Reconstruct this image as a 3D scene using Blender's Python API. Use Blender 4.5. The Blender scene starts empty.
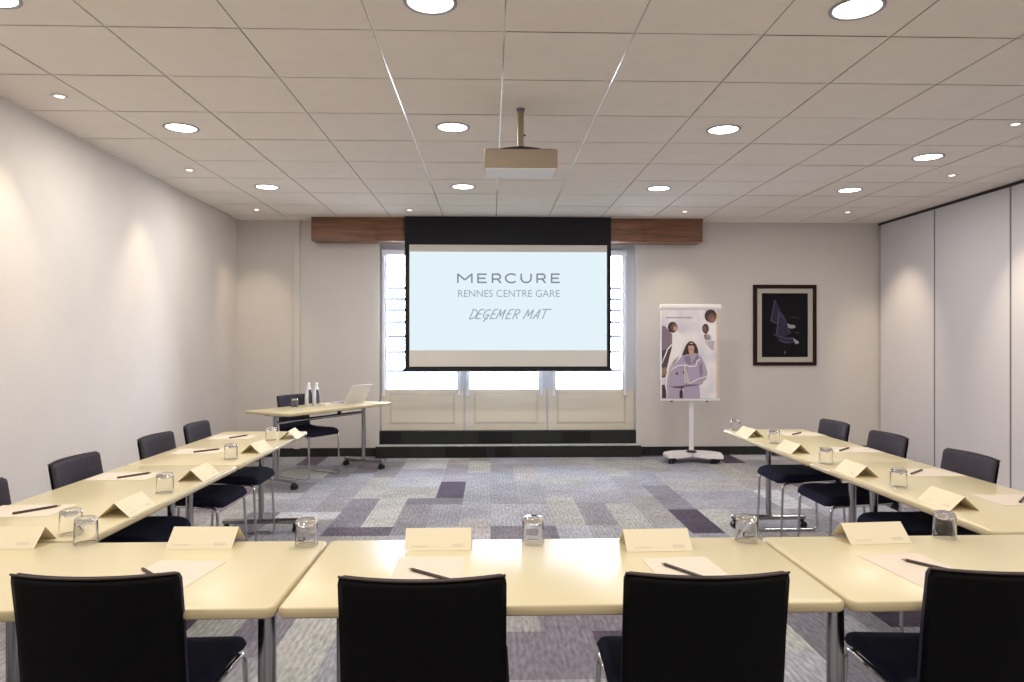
import bpy, bmesh, math, random
from mathutils import Vector, Matrix
random.seed(7)
SC = bpy.context.scene
COL = SC.collection
PI = math.pi
# ------------------------------------------------------------------ camera numbers
F, CX, CY, YAW, EYE = 712.0, 512.0, 341.0, 0.030, 1.43
CS, SN = math.cos(YAW), math.sin(YAW)
def ray(px, py):
    u, v = (px-CX)/F, (CY-py)/F
    return u*CS+SN, -u*SN+CS, v
def atY(px, py, Y):
    a, b, c = ray(px, py); t = Y/b
    return Vector((a*t, Y, EYE+c*t))
def atZ(px, py, Z):
    a, b, c = ray(px, py); t = (Z-EYE)/c
    return Vector((a*t, b*t, Z))
def srgb(*c):
    return tuple(((x/255)/12.92 if x/255 <= .04045 else ((x/255+.055)/1.055)**2.4) for x in c)+(1,)

# ------------------------------------------------------------------ materials
def newmat(name):
    m = bpy.data.materials.new(name); m.use_nodes = True
    nt = m.node_tree
    return m, nt, nt.nodes['Principled BSDF']
def pbr(name, col, rough=.5, metal=0, noise=None, bump=None, spec=None, coat=0, emis=None, estr=0):
    m, nt, b = newmat(name)
    b.inputs['Base Color'].default_value = col
    b.inputs['Roughness'].default_value = rough
    b.inputs['Metallic'].default_value = metal
    if spec is not None: b.inputs['Specular IOR Level'].default_value = spec
    if coat: b.inputs['Coat Weight'].default_value = coat
    if emis: b.inputs['Emission Color'].default_value = emis; b.inputs['Emission Strength'].default_value = estr
    if noise or bump:
        tc = nt.nodes.new('ShaderNodeTexCoord')
    if noise:   # (scale, amount)
        n = nt.nodes.new('ShaderNodeTexNoise'); n.inputs['Scale'].default_value = noise[0]; n.inputs['Detail'].default_value = 4
        nt.links.new(tc.outputs['Object'], n.inputs['Vector'])
        r = nt.nodes.new('ShaderNodeMapRange'); r.inputs['From Min'].default_value = .3; r.inputs['From Max'].default_value = .7
        r.inputs['To Min'].default_value = 1-noise[1]; r.inputs['To Max'].default_value = 1+noise[1]
        nt.links.new(n.outputs['Fac'], r.inputs['Value'])
        mx = nt.nodes.new('ShaderNodeMix'); mx.data_type = 'RGBA'; mx.blend_type = 'MULTIPLY'; mx.inputs['Factor'].default_value = 1
        mx.inputs[6].default_value = col
        nt.links.new(r.outputs['Result'], mx.inputs[7]); nt.links.new(mx.outputs[2], b.inputs['Base Color'])
    if bump:    # (scale, strength, distance)
        n2 = nt.nodes.new('ShaderNodeTexNoise'); n2.inputs['Scale'].default_value = bump[0]; n2.inputs['Detail'].default_value = 3
        nt.links.new(tc.outputs['Object'], n2.inputs['Vector'])
        bp = nt.nodes.new('ShaderNodeBump'); bp.inputs['Strength'].default_value = bump[1]; bp.inputs['Distance'].default_value = bump[2]
        nt.links.new(n2.outputs['Fac'], bp.inputs['Height']); nt.links.new(bp.outputs['Normal'], b.inputs['Normal'])
    return m
def thin_glass(name, tint=(1,1,1,1)):
    m = bpy.data.materials.new(name); m.use_nodes = True; nt = m.node_tree; nt.nodes.clear()
    o = nt.nodes.new('ShaderNodeOutputMaterial'); mx = nt.nodes.new('ShaderNodeMixShader')
    tr = nt.nodes.new('ShaderNodeBsdfTransparent'); tr.inputs[0].default_value = tint
    gl = nt.nodes.new('ShaderNodeBsdfGlossy'); gl.inputs['Roughness'].default_value = .02
    fr = nt.nodes.new('ShaderNodeFresnel'); fr.inputs[0].default_value = 1.35
    nt.links.new(fr.outputs[0], mx.inputs[0]); nt.links.new(tr.outputs[0], mx.inputs[1]); nt.links.new(gl.outputs[0], mx.inputs[2])
    nt.links.new(mx.outputs[0], o.inputs[0]); return m
M = {}
M['wall'] = pbr('painted_plaster', srgb(210,205,201), .85, noise=(1.5,.02), bump=(90,.35,.004))
M['wall_left'] = pbr('roughcast_plaster', srgb(220,214,209), .85, noise=(3,.02), bump=(60,.5,.004))
M['tile'] = pbr('ceiling_tile', srgb(238,231,222), .9, noise=(8,.02), bump=(120,.2,.002))
M['tee'] = pbr('ceiling_grid_metal', (.86,.85,.84,1), .13, .75)
M['panel'] = pbr('partition_laminate', srgb(214,212,218), .55, bump=(200,.1,.001))
M['darkgap'] = pbr('dark_track', srgb(40,38,42), .6)
M['greystrip'] = pbr('grey_profile', srgb(120,118,126), .5)
M['blackcarpet'] = pbr('dark_green_carpet', srgb(36,38,37), .95, noise=(40,.35), bump=(300,.5,.004))
M['treadcarpet'] = pbr('grey_green_carpet', srgb(176,178,176), .95, noise=(30,.25), bump=(300,.5,.004))
M['ivory'] = pbr('ivory_paint', srgb(214,206,190), .45)
M['ivory2'] = pbr('ivory_paint_groove', srgb(198,191,176), .6)
M['framegrey'] = pbr('window_frame_paint', srgb(205,207,214), .4)
M['railwhite'] = pbr('blind_rail_white', srgb(226,230,240), .35)
M['glass'] = thin_glass('window_glass')
M['bar'] = pbr('outdoor_bar', srgb(52,54,74), .6)
M['concrete'] = pbr('outdoor_concrete', srgb(220,220,220), .8)
M['table'] = pbr('cream_laminate', srgb(219,206,168), .3, noise=(2,.015), spec=.4)
M['tedge'] = pbr('cream_table_edge', srgb(196,180,142), .35)
M['under'] = pbr('table_underside', srgb(60,58,56), .7)
M['chrome'] = pbr('chrome', (.62,.61,.6,1), .14, 1)
M['leg'] = pbr('satin_steel', (.42,.41,.42,1), .22, 1)
M['blackplastic'] = pbr('black_plastic', srgb(22,21,23), .4)
M['shell'] = pbr('black_seat_shell', srgb(8,8,9), .6, spec=.12)
M['rim'] = pbr('brown_plywood_edge', srgb(66,52,44), .5)
M['navy'] = pbr('navy_fabric', srgb(34,34,54), .95, noise=(120,.25), bump=(500,.5,.002), spec=.15)
M['charcoal'] = pbr('charcoal_fabric', srgb(64,61,72), .95, noise=(120,.2), bump=(500,.5,.002), spec=.15)
M['paper'] = pbr('white_paper', srgb(226,212,194), .8)
M['card'] = pbr('ivory_card', srgb(236,224,194), .7)
M['cardprint'] = pbr('grey_print', srgb(222,210,186), .8)
M['pencil'] = pbr('dark_pencil', srgb(66,50,46), .4)
M['pencilwood'] = pbr('pencil_wood', srgb(176,136,98), .7)
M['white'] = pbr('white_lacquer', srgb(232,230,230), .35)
M['whiteplastic'] = pbr('white_plastic', srgb(222,220,222), .45)
M['greyplastic'] = pbr('grey_plastic', srgb(150,150,160), .4)
M['projector'] = pbr('projector_plastic', srgb(160,142,122), .5)
M['silver'] = pbr('silver_aluminium', srgb(226,226,232), .4, .15)
M['screenfab'] = pbr('screen_fabric', srgb(214,211,204), .9)
M['screenblack'] = pbr('screen_black_border', srgb(14,15,24), .8)
M['frame'] = pbr('mahogany_frame', srgb(44,22,18), .6, spec=.15)
M['mat'] = pbr('mat_board', srgb(232,226,212), .9)
M['key'] = pbr('keyboard_black', srgb(30,30,34), .5)
m, nt, b = newmat('drinking_glass'); M['tumbler'] = m
b.inputs['Base Color'].default_value = (1,1,1,1); b.inputs['Transmission Weight'].default_value = 1; b.inputs['Roughness'].default_value = 0; b.inputs['IOR'].default_value = 1.45
def emit(name, col, s):
    m = bpy.data.materials.new(name); m.use_nodes = True; nt = m.node_tree; nt.nodes.clear()
    o = nt.nodes.new('ShaderNodeOutputMaterial'); e = nt.nodes.new('ShaderNodeEmission')
    e.inputs[0].default_value = col; e.inputs[1].default_value = s; nt.links.new(e.outputs[0], o.inputs[0]); return m
M['lampbig'] = emit('downlight_glow', (1,.93,.84,1), 7)
M['lampsmall'] = emit('spot_glow', (1,.88,.66,1), 3)
M['image'] = emit('projected_picture', srgb(226,241,248), 1.02)
M['ink1'] = emit('projected_dark_lettering', srgb(134,142,160), 1)
M['ink2'] = emit('projected_grey_lettering', srgb(158,168,180), 1)
# wood pelmet
m, nt, b = newmat('walnut_veneer'); M['walnut'] = m
tc = nt.nodes.new('ShaderNodeTexCoord'); mp = nt.nodes.new('ShaderNodeMapping'); mp.inputs['Scale'].default_value = (1.2,8,22)
n = nt.nodes.new('ShaderNodeTexNoise'); n.inputs['Scale'].default_value = 2.2; n.inputs['Detail'].default_value = 6; n.inputs['Distortion'].default_value = .6
cr = nt.nodes.new('ShaderNodeValToRGB'); cr.color_ramp.elements[0].position = .3; cr.color_ramp.elements[0].color = srgb(88,55,38); cr.color_ramp.elements[1].position = .72; cr.color_ramp.elements[1].color = srgb(142,95,65)
nt.links.new(tc.outputs['Object'], mp.inputs[0]); nt.links.new(mp.outputs[0], n.inputs['Vector']); nt.links.new(n.outputs['Fac'], cr.inputs[0]); nt.links.new(cr.outputs[0], b.inputs['Base Color'])
b.inputs['Roughness'].default_value = .4
# carpet
m, nt, b = newmat('plank_carpet'); M['carpet'] = m
at = nt.nodes.new('ShaderNodeAttribute'); at.attribute_name = 'plank'
tc = nt.nodes.new('ShaderNodeTexCoord')
mp = nt.nodes.new('ShaderNodeMapping'); mp.inputs['Scale'].default_value = (60,14,1)
n1 = nt.nodes.new('ShaderNodeTexNoise'); n1.inputs['Scale'].default_value = 1.0; n1.inputs['Detail'].default_value = 3
n2 = nt.nodes.new('ShaderNodeTexNoise'); n2.inputs['Scale'].default_value = 3.0; n2.inputs['Detail'].default_value = 4
mp3 = nt.nodes.new('ShaderNodeMapping'); mp3.inputs['Scale'].default_value = (5,1,1)
w = nt.nodes.new('ShaderNodeTexWave'); w.inputs['Scale'].default_value = 10; w.inputs['Distortion'].default_value = 2.5; w.inputs['Detail'].default_value = 2; w.bands_direction = 'X'
nt.links.new(tc.outputs['Object'], mp.inputs[0]); nt.links.new(mp.outputs[0], n1.inputs['Vector'])
nt.links.new(tc.outputs['Object'], n2.inputs['Vector']); nt.links.new(tc.outputs['Object'], w.inputs['Vector'])
def mrange(src, a, c, lo=.3, hi=.7):
    r = nt.nodes.new('ShaderNodeMapRange'); r.inputs['From Min'].default_value = lo; r.inputs['From Max'].default_value = hi
    r.inputs['To Min'].default_value = a; r.inputs['To Max'].default_value = c; nt.links.new(src, r.inputs['Value']); return r.outputs[0]
def mul(a, c):
    x = nt.nodes.new('ShaderNodeMath'); x.operation = 'MULTIPLY'; nt.links.new(a, x.inputs[0]); nt.links.new(c, x.inputs[1]); return x.outputs[0]
f1 = mul(mul(mrange(n1.outputs['Fac'], .72, 1.28), mrange(n2.outputs['Fac'], .86, 1.14)), mrange(w.outputs['Fac'], .92, 1.07, 0, 1))
mx = nt.nodes.new('ShaderNodeMix'); mx.data_type = 'RGBA'; mx.blend_type = 'MULTIPLY'; mx.inputs['Factor'].default_value = 1
nt.links.new(at.outputs['Color'], mx.inputs[6]); nt.links.new(f1, mx.inputs[7]); nt.links.new(mx.outputs[2], b.inputs['Base Color'])
b.inputs['Roughness'].default_value = .95; b.inputs['Specular IOR Level'].default_value = .2

# ------------------------------------------------------------------ mesh helpers
def link(o, parent=None):
    COL.objects.link(o)
    if parent: o.parent = parent
    return o
def obj(name, bm, mats, parent=None, smooth=False, angle=None):
    me = bpy.data.meshes.new(name)
    bmesh.ops.recalc_face_normals(bm, faces=bm.faces[:])
    if smooth:
        for f in bm.faces: f.smooth = True
        if angle:
            for e in bm.edges:
                if len(e.link_faces) == 2 and e.calc_face_angle(0) > angle: e.smooth = False
    bm.to_mesh(me); bm.free()
    if not isinstance(mats, (list, tuple)): mats = [mats]
    for mt in mats: me.materials.append(mt)
    return link(bpy.data.objects.new(name, me), parent)
def thing(name, label, cat, loc=(0,0,0), rz=0, group=None):
    o = bpy.data.objects.new(name, None); o.empty_display_size = .1; COL.objects.link(o)
    o.location = loc; o.rotation_euler = (0,0,rz); tag(o, label, cat, group); return o
def tag(o, label, cat, group=None):
    o['label'] = label; o['category'] = cat
    if group: o['group'] = group
    return o
def struct(o, label=None):
    o['kind'] = 'structure'
    if label: o['label'] = label
    return o
def dup(root, loc, rz, label, group=None):
    r = root.copy(); COL.objects.link(r); r.location = loc; r.rotation_euler = (0,0,rz); r['label'] = label
    if group: r['group'] = group
    for ch in list(root.children):
        c = ch.copy(); COL.objects.link(c); c.parent = r
        for g in list(ch.children):
            d = g.copy(); COL.objects.link(d); d.parent = c
    return r
def B(): return bmesh.new()
def box(bm, x0, x1, y0, y1, z0, z1, bev=0, mi=0, T=None):
    vs = [bm.verts.new((x, y, z)) for z in (z0, z1) for y in (y0, y1) for x in (x0, x1)]
    fs = [bm.faces.new([vs[i] for i in q]) for q in ((0,2,3,1),(4,5,7,6),(0,1,5,4),(2,6,7,3),(0,4,6,2),(1,3,7,5))]
    for f in fs: f.material_index = mi
    if bev:
        es = list({e for f in fs for e in f.edges})
        r = bmesh.ops.bevel(bm, geom=es, offset=bev, segments=2, affect='EDGES', profile=.6)
        vs = list({v for f in r['faces'] for v in f.verts} | {v for v in vs if v.is_valid})
    if T is not None: bmesh.ops.transform(bm, matrix=T, verts=[v for v in vs if v.is_valid])
    return vs
def quad(bm, pts, mi=0):
    f = bm.faces.new([bm.verts.new(p) for p in pts]); f.material_index = mi; return f
def ring(bm, pts): return [bm.verts.new(p) for p in pts]
def bridge(bm, a, b, mi=0, closed=True):
    n = len(a)
    for i in range(n if closed else n-1):
        j = (i+1) % n
        f = bm.faces.new((a[i], a[j], b[j], b[i])); f.material_index = mi
def lathe(bm, prof, seg=24, c=(0,0,0), cap0=False, cap1=False, mi=0):
    rings = [ring(bm, [(c[0]+r*math.cos(2*PI*k/seg), c[1]+r*math.sin(2*PI*k/seg), c[2]+z) for k in range(seg)]) for r, z in prof]
    for a, b_ in zip(rings, rings[1:]): bridge(bm, a, b_, mi)
    if cap0: bm.faces.new(rings[0][::-1]).material_index = mi
    if cap1: bm.faces.new(rings[-1]).material_index = mi
def fillet(pts, rad, n=5):
    P = [Vector(p) for p in pts]; out = [P[0]]
    for i in range(1, len(P)-1):
        a, b_, c = P[i-1], P[i], P[i+1]
        d1 = (a-b_).normalized(); d2 = (c-b_).normalized(); ang = d1.angle(d2)
        t = min(rad/math.tan(ang/2), (a-b_).length*.49, (c-b_).length*.49)
        for k in range(n+1):
            s = k/n; p, q = b_+d1*t, b_+d2*t
            out.append(p*(1-s)**2 + b_*2*s*(1-s) + q*s*s)
    out.append(P[-1]); return out
def sweep(bm, pts, r, seg=8, mi=0, ry=None):
    P = [Vector(p) for p in pts]; N = None; prev = None; first = None
    for i, p in enumerate(P):
        t = (P[min(i+1, len(P)-1)]-P[max(i-1, 0)]).normalized()
        if N is None:
            up = Vector((0,0,1)) if abs(t.z) < .9 else Vector((0,1,0)); N = (up-t*up.dot(t)).normalized()
        else: N = (N-t*N.dot(t)).normalized()
        Bn = t.cross(N)
        rr = ring(bm, [p+N*math.cos(2*PI*k/seg)*r+Bn*math.sin(2*PI*k/seg)*(ry or r) for k in range(seg)])
        if prev: bridge(bm, prev, rr, mi)
        else: first = rr
        prev = rr
    bm.faces.new(first[::-1]).material_index = mi; bm.faces.new(prev).material_index = mi
def rrect(hx, hy, r, n=5, cx=0, cy=0):
    out = []
    for sx, sy, a0 in ((1,1,0),(-1,1,PI/2),(-1,-1,PI),(1,-1,1.5*PI)):
        for k in range(n+1):
            a = a0+PI/2*k/n; out.append((cx+sx*(hx-r)+r*math.cos(a), cy+sy*(hy-r)+r*math.sin(a)))
    return out
def slab(bm, hx, hy, r, prof, n=5, cx=0, cy=0, mi=0, caps=(0,0)):
    rings = [ring(bm, [(x, y, z) for x, y in rrect(hx-i, hy-i, max(r-i, .002), n, cx, cy)]) for i, z in prof]
    for a, b_ in zip(rings, rings[1:]): bridge(bm, a, b_, mi)
    bm.faces.new(rings[0][::-1]).material_index = caps[0]; bm.faces.new(rings[-1]).material_index = caps[1]
def cushion(bm, w, d, t, nx, ny, fn, edge=.03, mi=0, R=.05):
    """closed padded sheet: parameters u,v in -1..1 ; fn(x,y,z)->xyz"""
    top, bot = {}, {}
    for i in range(nx+1):
        for j in range(ny+1):
            a, c = -math.cos(PI*i/nx), -math.cos(PI*j/ny)
            a = .5*a+.5*(2*i/nx-1); c = .5*c+.5*(2*j/ny-1)
            x, y = a*w/2, c*d/2
            sx, sy = (1 if x > 0 else -1), (1 if y > 0 else -1)
            p, q = (abs(x)-(w/2-R))/R, (abs(y)-(d/2-R))/R
            if p > 0 and q > 0:
                p2, q2 = p*math.sqrt(max(0, 1-q*q/2)), q*math.sqrt(max(0, 1-p*p/2))
                x, y = sx*(w/2-R+R*p2), sy*(d/2-R+R*q2); dist = R*(1-math.hypot(p2, q2))
            else: dist = min(w/2-abs(x), d/2-abs(y))
            e = min(1, max(0, (edge-dist)/edge)); h = t/2*math.sqrt(max(0, 1-e**2))
            rim = i in (0, nx) or j in (0, ny)
            v = bm.verts.new(fn(x, y, h))
            top[i,j] = v; bot[i,j] = v if rim else bm.verts.new(fn(x, y, -h))
    for i in range(nx):
        for j in range(ny):
            for S, rev in ((top, 0), (bot, 1)):
                q = [S[i,j], S[i+1,j], S[i+1,j+1], S[i,j+1]]
                try: bm.faces.new(q[::-1] if rev else q).material_index = mi
                except ValueError: pass

# ------------------------------------------------------------------ room
ZC = EYE+1.49            # ceiling height
YB = 8.88                # far wall
YR = -2.7                # rear wall behind the camera
XR = 4.95
def xl(Y): return -2.98-.033*(Y-4.33)
S0, X0, Y0 = .631, .066, 2.80
# floor with carpet planks
bm = B(); cell = .25
gx0, gy0 = -3.5, -2.75
NX, NY = 34, 47
own = {}
pal = [((156,156,165),7),((166,165,162),6),((150,149,158),6),((174,174,180),4),((124,119,129),3),((104,96,109),3),((80,70,85),3),((140,137,143),5),((158,154,154),4)]
bag = [c for c, k in pal for _ in range(k)]
lay = bm.loops.layers.float_color.new('plank')
vg = {}
def gv(i, j):
    if (i, j) not in vg: vg[i, j] = bm.verts.new((gx0+i*cell, gy0+j*cell, 0))
    return vg[i, j]
shapes = [(2,1),(2,1),(1,3),(1,4),(1,4),(2,2),(2,3),(3,1),(2,2),(3,2)]
for j in range(NY):
    for i in range(NX):
        if (i, j) in own: continue
        for _ in range(12):
            sx, sy = random.choice(shapes)
            cs = [(i+a, j+c) for a in range(sx) for c in range(sy)]
            if all(q not in own and q[0] < NX and q[1] < NY for q in cs): break
        else: cs = [(i, j)]
        col = random.choice(bag); k = random.uniform(.92, 1.06)
        if len(cs) >= 4 and sum(col) < 360: col = (156,155,162)
        for q in cs: own[q] = srgb(*[min(255, x*k) for x in col])
for (i, j), c in own.items():
    f = bm.faces.new((gv(i,j), gv(i+1,j), gv(i+1,j+1), gv(i,j+1)))
    for l in f.loops: l[lay] = c
struct(obj('floor', bm, M['carpet']), 'carpet floor of grey, beige and purple planks')
# left wall
bm = B()
a, c = (xl(YR), YR), (xl(YB+.3), YB+.3)
for s in (0,):
    vs = [bm.verts.new(p) for p in ((a[0],a[1],0),(c[0],c[1],0),(c[0],c[1],ZC+.1),(a[0],a[1],ZC+.1),(a[0]-.12,a[1],0),(c[0]-.12,c[1],0),(c[0]-.12,c[1],ZC+.1),(a[0]-.12,a[1],ZC+.1))]
    for q in ((0,1,2,3),(7,6,5,4),(0,4,5,1),(3,2,6,7),(0,3,7,4),(1,5,6,2)): bm.faces.new([vs[k] for k in q])
struct(obj('wall_left', bm, M['wall_left']), 'textured off-white plaster wall on the left')
# far wall with window recess
WX0, WX1, WZ0, WZ1 = atY(379,300,YB).x, atY(636.5,300,YB).x, 0.0, 2.70
bm = B(); T_ = .30
box(bm, xl(YB)-.02, WX0, YB, YB+T_, 0, ZC+.1)
box(bm, WX1, XR+.1, YB, YB+T_, 0, ZC+.1)
box(bm, WX0, WX1, YB, YB+T_, WZ1, ZC+.1)
struct(obj('wall_back', bm, M['wall']), 'far off-white wall around the window recess')
bm = B(); box(bm, -3.2, XR+.2, YR-.1, YR, 0, ZC+.1); struct(obj('wall_front', bm, M['wall']))
# pipe casing on far wall
bm = B(); p = atY(298,300,YB).x; box(bm, p-.045, p+.03, YB-.035, YB+.01, .1, ZC, .006); struct(obj('trim_1', bm, M['wall']), 'slim vertical casing on the far wall')
# right wall: folding partition
bm = B(); box(bm, XR, XR+.12, YR, YB+.1, 0, ZC+.1); wr = struct(obj('wall_right', bm, M['darkgap']), 'folding partition wall of pale panels')
pw = 1.145; y = YB-.07; 
edges = [YB-.02, atY(936,300,1).x]
def yAtX(px):   # where pixel column px meets the plane X = XR
    a_, b_, _ = ray(px, 341); return XR/a_*b_
ys = [YB-.02, yAtX(937), yAtX(1013.5)]
while ys[-1] > YR: ys.append(ys[-1]-1.15)
ys = [max(v, YR+.01) for v in ys]
for a, c in zip(ys, ys[1:]):
    if a-c < .05: continue
    bm = B(); box(bm, XR-.03, XR+.002, c+.012, a-.012, .02, ZC-.028, .004); obj('partition_panel', bm, M['panel'], wr)
bm = B()
for v in ys[1:]: 
    box(bm, XR-.028, XR+.001, v-.012, v+.012, .02, ZC-.045)
obj('panel_seal', bm, M['greystrip'], wr)
bm = B(); box(bm, XR-.04, XR, YR, YB, ZC-.028, ZC-.001, .004); struct(obj('trim_2', bm, M['darkgap']), 'dark ceiling track over the partition')
# ceiling
bm = B(); g = .0035
for i in range(-7, 10):
    for j in range(-10, 12):
        x0, x1 = X0+i*S0+g, X0+(i+1)*S0-g
        y0, y1 = Y0+j*S0+g, Y0+(j+1)*S0-g
        y0 = max(y0, YR); y1 = min(y1, YB+.02); x1 = min(x1, XR)
        if x1 <= x0 or y1 <= y0: continue
        dz = random.uniform(0, .0015)
        quad(bm, [(x0,y0,ZC+dz),(x0,y1,ZC+dz),(x1,y1,ZC+dz),(x1,y0,ZC+dz)], 0)
box(bm, -4.5, XR+.1, YR-.1, YB+.3, ZC+.004, ZC+.1, mi=1)
struct(obj('ceiling', bm, [M['tile'], M['tee']]), 'suspended ceiling of square beige tiles')
# baseboards
bz = .105
bm = B(); box(bm, xl(YB), WX0-.02, YB-.018, YB, 0, bz); struct(obj('baseboard_back', bm, M['blackcarpet']), 'dark carpeted skirting left of the window')
bm = B(); box(bm, WX1+.03, XR-.03, YB-.018, YB, 0, bz); struct(obj('baseboard_right', bm, M['blackcarpet']), 'dark carpeted skirting right of the window')
bm = B()
a, c = (xl(YR), YR), (xl(YB), YB)
vs = [bm.verts.new(p) for p in ((a[0],a[1],0),(c[0],c[1],0),(c[0],c[1],bz),(a[0],a[1],bz),(a[0]+.018,a[1],0),(c[0]+.018,c[1],0),(c[0]+.018,c[1],bz),(a[0]+.018,a[1],bz))]
for q in ((0,1,2,3),(7,6,5,4),(0,4,5,1),(3,2,6,7),(0,3,7,4),(1,5,6,2)): bm.faces.new([vs[k] for k in q])
struct(obj('baseboard_left', bm, M['blackcarpet']))
# carpeted steps in the bay
bm = B()
box(bm, WX0-.02, WX1+.03, YB-.16, YB+.02, 0, .145, .012)
n0 = len(bm.faces)
box(bm, WX0, WX1, YB+.02, YB+T_, 0, .305, .008)
for f in bm.faces:
    cc = f.calc_center_median(); nrm = f.normal
    f.normal_update()
    if abs(f.normal.z) > .8 and cc.z < .2 and cc.z > .1: f.material_index = 1
struct(obj('trim_3', bm, [M['blackcarpet'], M['treadcarpet']]), 'two dark carpeted steps below the windows')
random.seed(3)
bm = B()   # carpet tile patches on the risers
for x0, w_, s in ((-1.35,.24,0),(-.55,.5,1),(0.05,.2,1),(.9,.35,0),(-.15,.42,0)):
    yy = (YB-.1635) if s else YB+.0165
    z0, z1 = (.01,.132) if s else (.155,.295)
    quad(bm, [(x0,yy,z0),(x0+w_,yy,z0),(x0+w_,yy,z1),(x0,yy,z1)])
struct(obj('trim_4', bm, pbr('black_carpet', srgb(18,18,20), .95)), 'near-black carpet patches on the steps')

# ------------------------------------------------------------------ windows
YW = YB+.13
zg0, zg1, zt, zb = atY(500,389,YW).z, atY(500,255,YW).z, 2.70, .305
bx = [WX0+.0, atY(464.7,300,YW).x, atY(547,300,YW).x, WX1]
gl_px = [(386.5,457),(470,538.5),(556,622)]
for k in range(3):
    x0, x1 = bx[k]+.0003, bx[k+1]-.0003
    g0, g1 = atY(gl_px[k][0],300,YW).x, atY(gl_px[k][1],300,YW).x
    bm = B()
    box(bm, x0, g0, YW-.03, YW+.05, zb, zt, .004); box(bm, g1, x1, YW-.03, YW+.05, zb, zt, .004)
    box(bm, g0, g1, YW-.03, YW+.05, zg1, zt, .004)
    w0 = struct(obj('window_%d' % (k+1), bm, M['framegrey']), ['left casement with ivory lower panel', 'middle casement behind the screen', 'right casement with ivory lower panel'][k])
    bm = B(); box(bm, g0-.001, g1+.001, YW+.005, YW+.011, zg0, zg1); obj('pane', bm, M['glass'], w0)
    bm = B(); box(bm, x0+.012, x1-.012, YW-.045, YW+.04, zb+.001, zg0, .006)
    box(bm, x0+.14, x1-.14, YW-.052, YW-.044, zb+.1, zg0-.06, .004, 0)
    lp = obj('lower_panel', bm, M['ivory'], w0)
    bm = B()
    for q in ((x0+.12,x0+.135,zb+.085,zg0-.045),(x1-.135,x1-.12,zb+.085,zg0-.045),(x0+.12,x1-.12,zg0-.055,zg0-.045),(x0+.12,x1-.12,zb+.085,zb+.095)):
        box(bm, q[0], q[1], YW-.049, YW-.044, q[2], q[3])
    obj('panel_moulding', bm, M['ivory2'], lp)
    bm = B()
    for gx in (g0-.045, g1+.015):
        box(bm, gx, gx+.032, YW-.065, YW-.03, zg0-.05, zg1+.02, .004)
        box(bm, gx-.004, gx+.036, YW-.075, YW-.03, zg0-.08, zg0-.045, .006)
    obj('blind_rail', bm, M['railwhite'], w0)
    bm = B(); box(bm, g0-.05, g1+.05, YW-.09, YW-.03, zg1-.015, zg1+.055, .012); obj('blind_cassette', bm, M['railwhite'], w0)
# outdoors
bm = B(); box(bm, -6, 7, YB+T_, YB+14, -.3, .1); struct(obj('ground', bm, M['concrete']), 'pale ground outside the windows')
rail = thing('balcony_railing', 'grey horizontal bars outdoors behind the window glass', 'railing', (0, YW+.45, .1))
for k, py in enumerate((288,299,310,322,336.5,352,371)):
    z = atY(395, py, YW+.45).z-.1
    bm = B(); sweep(bm, [(WX0-.4, 0, z), (WX1+.4, 0, z)], .018, 8); obj('bar', bm, M['bar'], rail, True)
for x in (WX0-.4, WX1+.4):
    bm = B(); box(bm, x-.02, x+.02, -.02, .02, 0, 2.1, .004); obj('post', bm, M['bar'], rail)

# ------------------------------------------------------------------ pelmet
yp = 8.60
px0, px1 = atY(311,230,yp).x, atY(703,230,yp).x
zp = atY(360,240.5,yp).z
pel = struct(obj('trim_5', (lambda bm: (box(bm, px0, px1, yp+.02, YB, zp, ZC, .003), bm)[1])(B()), M['walnut']), 'walnut veneer pelmet above the windows')
cuts = [px0, atY(375,230,yp).x, atY(404,230,yp).x, atY(512,230,yp).x, atY(641,230,yp).x, px1]
for a, c in zip(cuts, cuts[1:]):
    bm = B(); box(bm, a+.002, c-.002, yp, yp+.021, zp-.002, ZC-.003, .002); obj('veneer_board', bm, M['walnut'], pel)

# ------------------------------------------------------------------ projection screen
ys_ = 8.52
A = lambda px, py: atY(px, py, ys_)
sx0, sx1 = A(404.8,300).x, A(611,300).x
sz0, sz1 = A(508,371).z, ZC-.004
fx0, fx1 = A(409.3,300).x, A(607,300).x
fz0, fz1 = A(508,366.5).z, A(508,245).z
scr = thing('projection_screen', 'large pull-down projection screen with black border in front of windows', 'screen', ((sx0+sx1)/2, ys_, sz0))
o_ = scr.location
def L(v): return (v[0]-o_[0], v[1]-o_[1], v[2]-o_[2])
bm = B()
for q in ((sx0,fx0,sz0+.03,sz1),(fx1,sx1,sz0+.03,sz1),(fx0,fx1,fz1,sz1),(fx0,fx1,sz0+.03,fz0)):
    box(bm, q[0]-o_[0], q[1]-o_[0], -.003, .003, q[2]-o_[2], q[3]-o_[2])
obj('black_border', bm, M['screenblack'], scr)
bm = B(); box(bm, fx0-o_[0], fx1-o_[0], -.0015, .0015, fz0-o_[2], fz1-o_[2]); obj('fabric', bm, M['screenfab'], scr)
bm = B(); box(bm, sx0-.01-o_[0], sx1+.01-o_[0], -.02, .02, 0, .034, .005); bar = obj('bottom_bar', bm, M['screenblack'], scr)
for s in (sx0-.022, sx1+.006):
    bm = B(); box(bm, s-o_[0], s+.016-o_[0], -.012, .012, -.012, .02, .003); obj('end_cap', bm, M['greyplastic'], bar)
iz0, iz1 = A(508,350.3).z, A(508,252).z
bm = B(); quad(bm, [(fx0+.006-o_[0],-.0035,iz0-o_[2]),(fx1-.004-o_[0],-.0035,iz0-o_[2]+.0),(fx1-.004-o_[0],-.0035,iz1-o_[2]),(fx0+.006-o_[0],-.0035,iz1-o_[2])])
img = obj('projected_image', bm, M['image'], scr)
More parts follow.
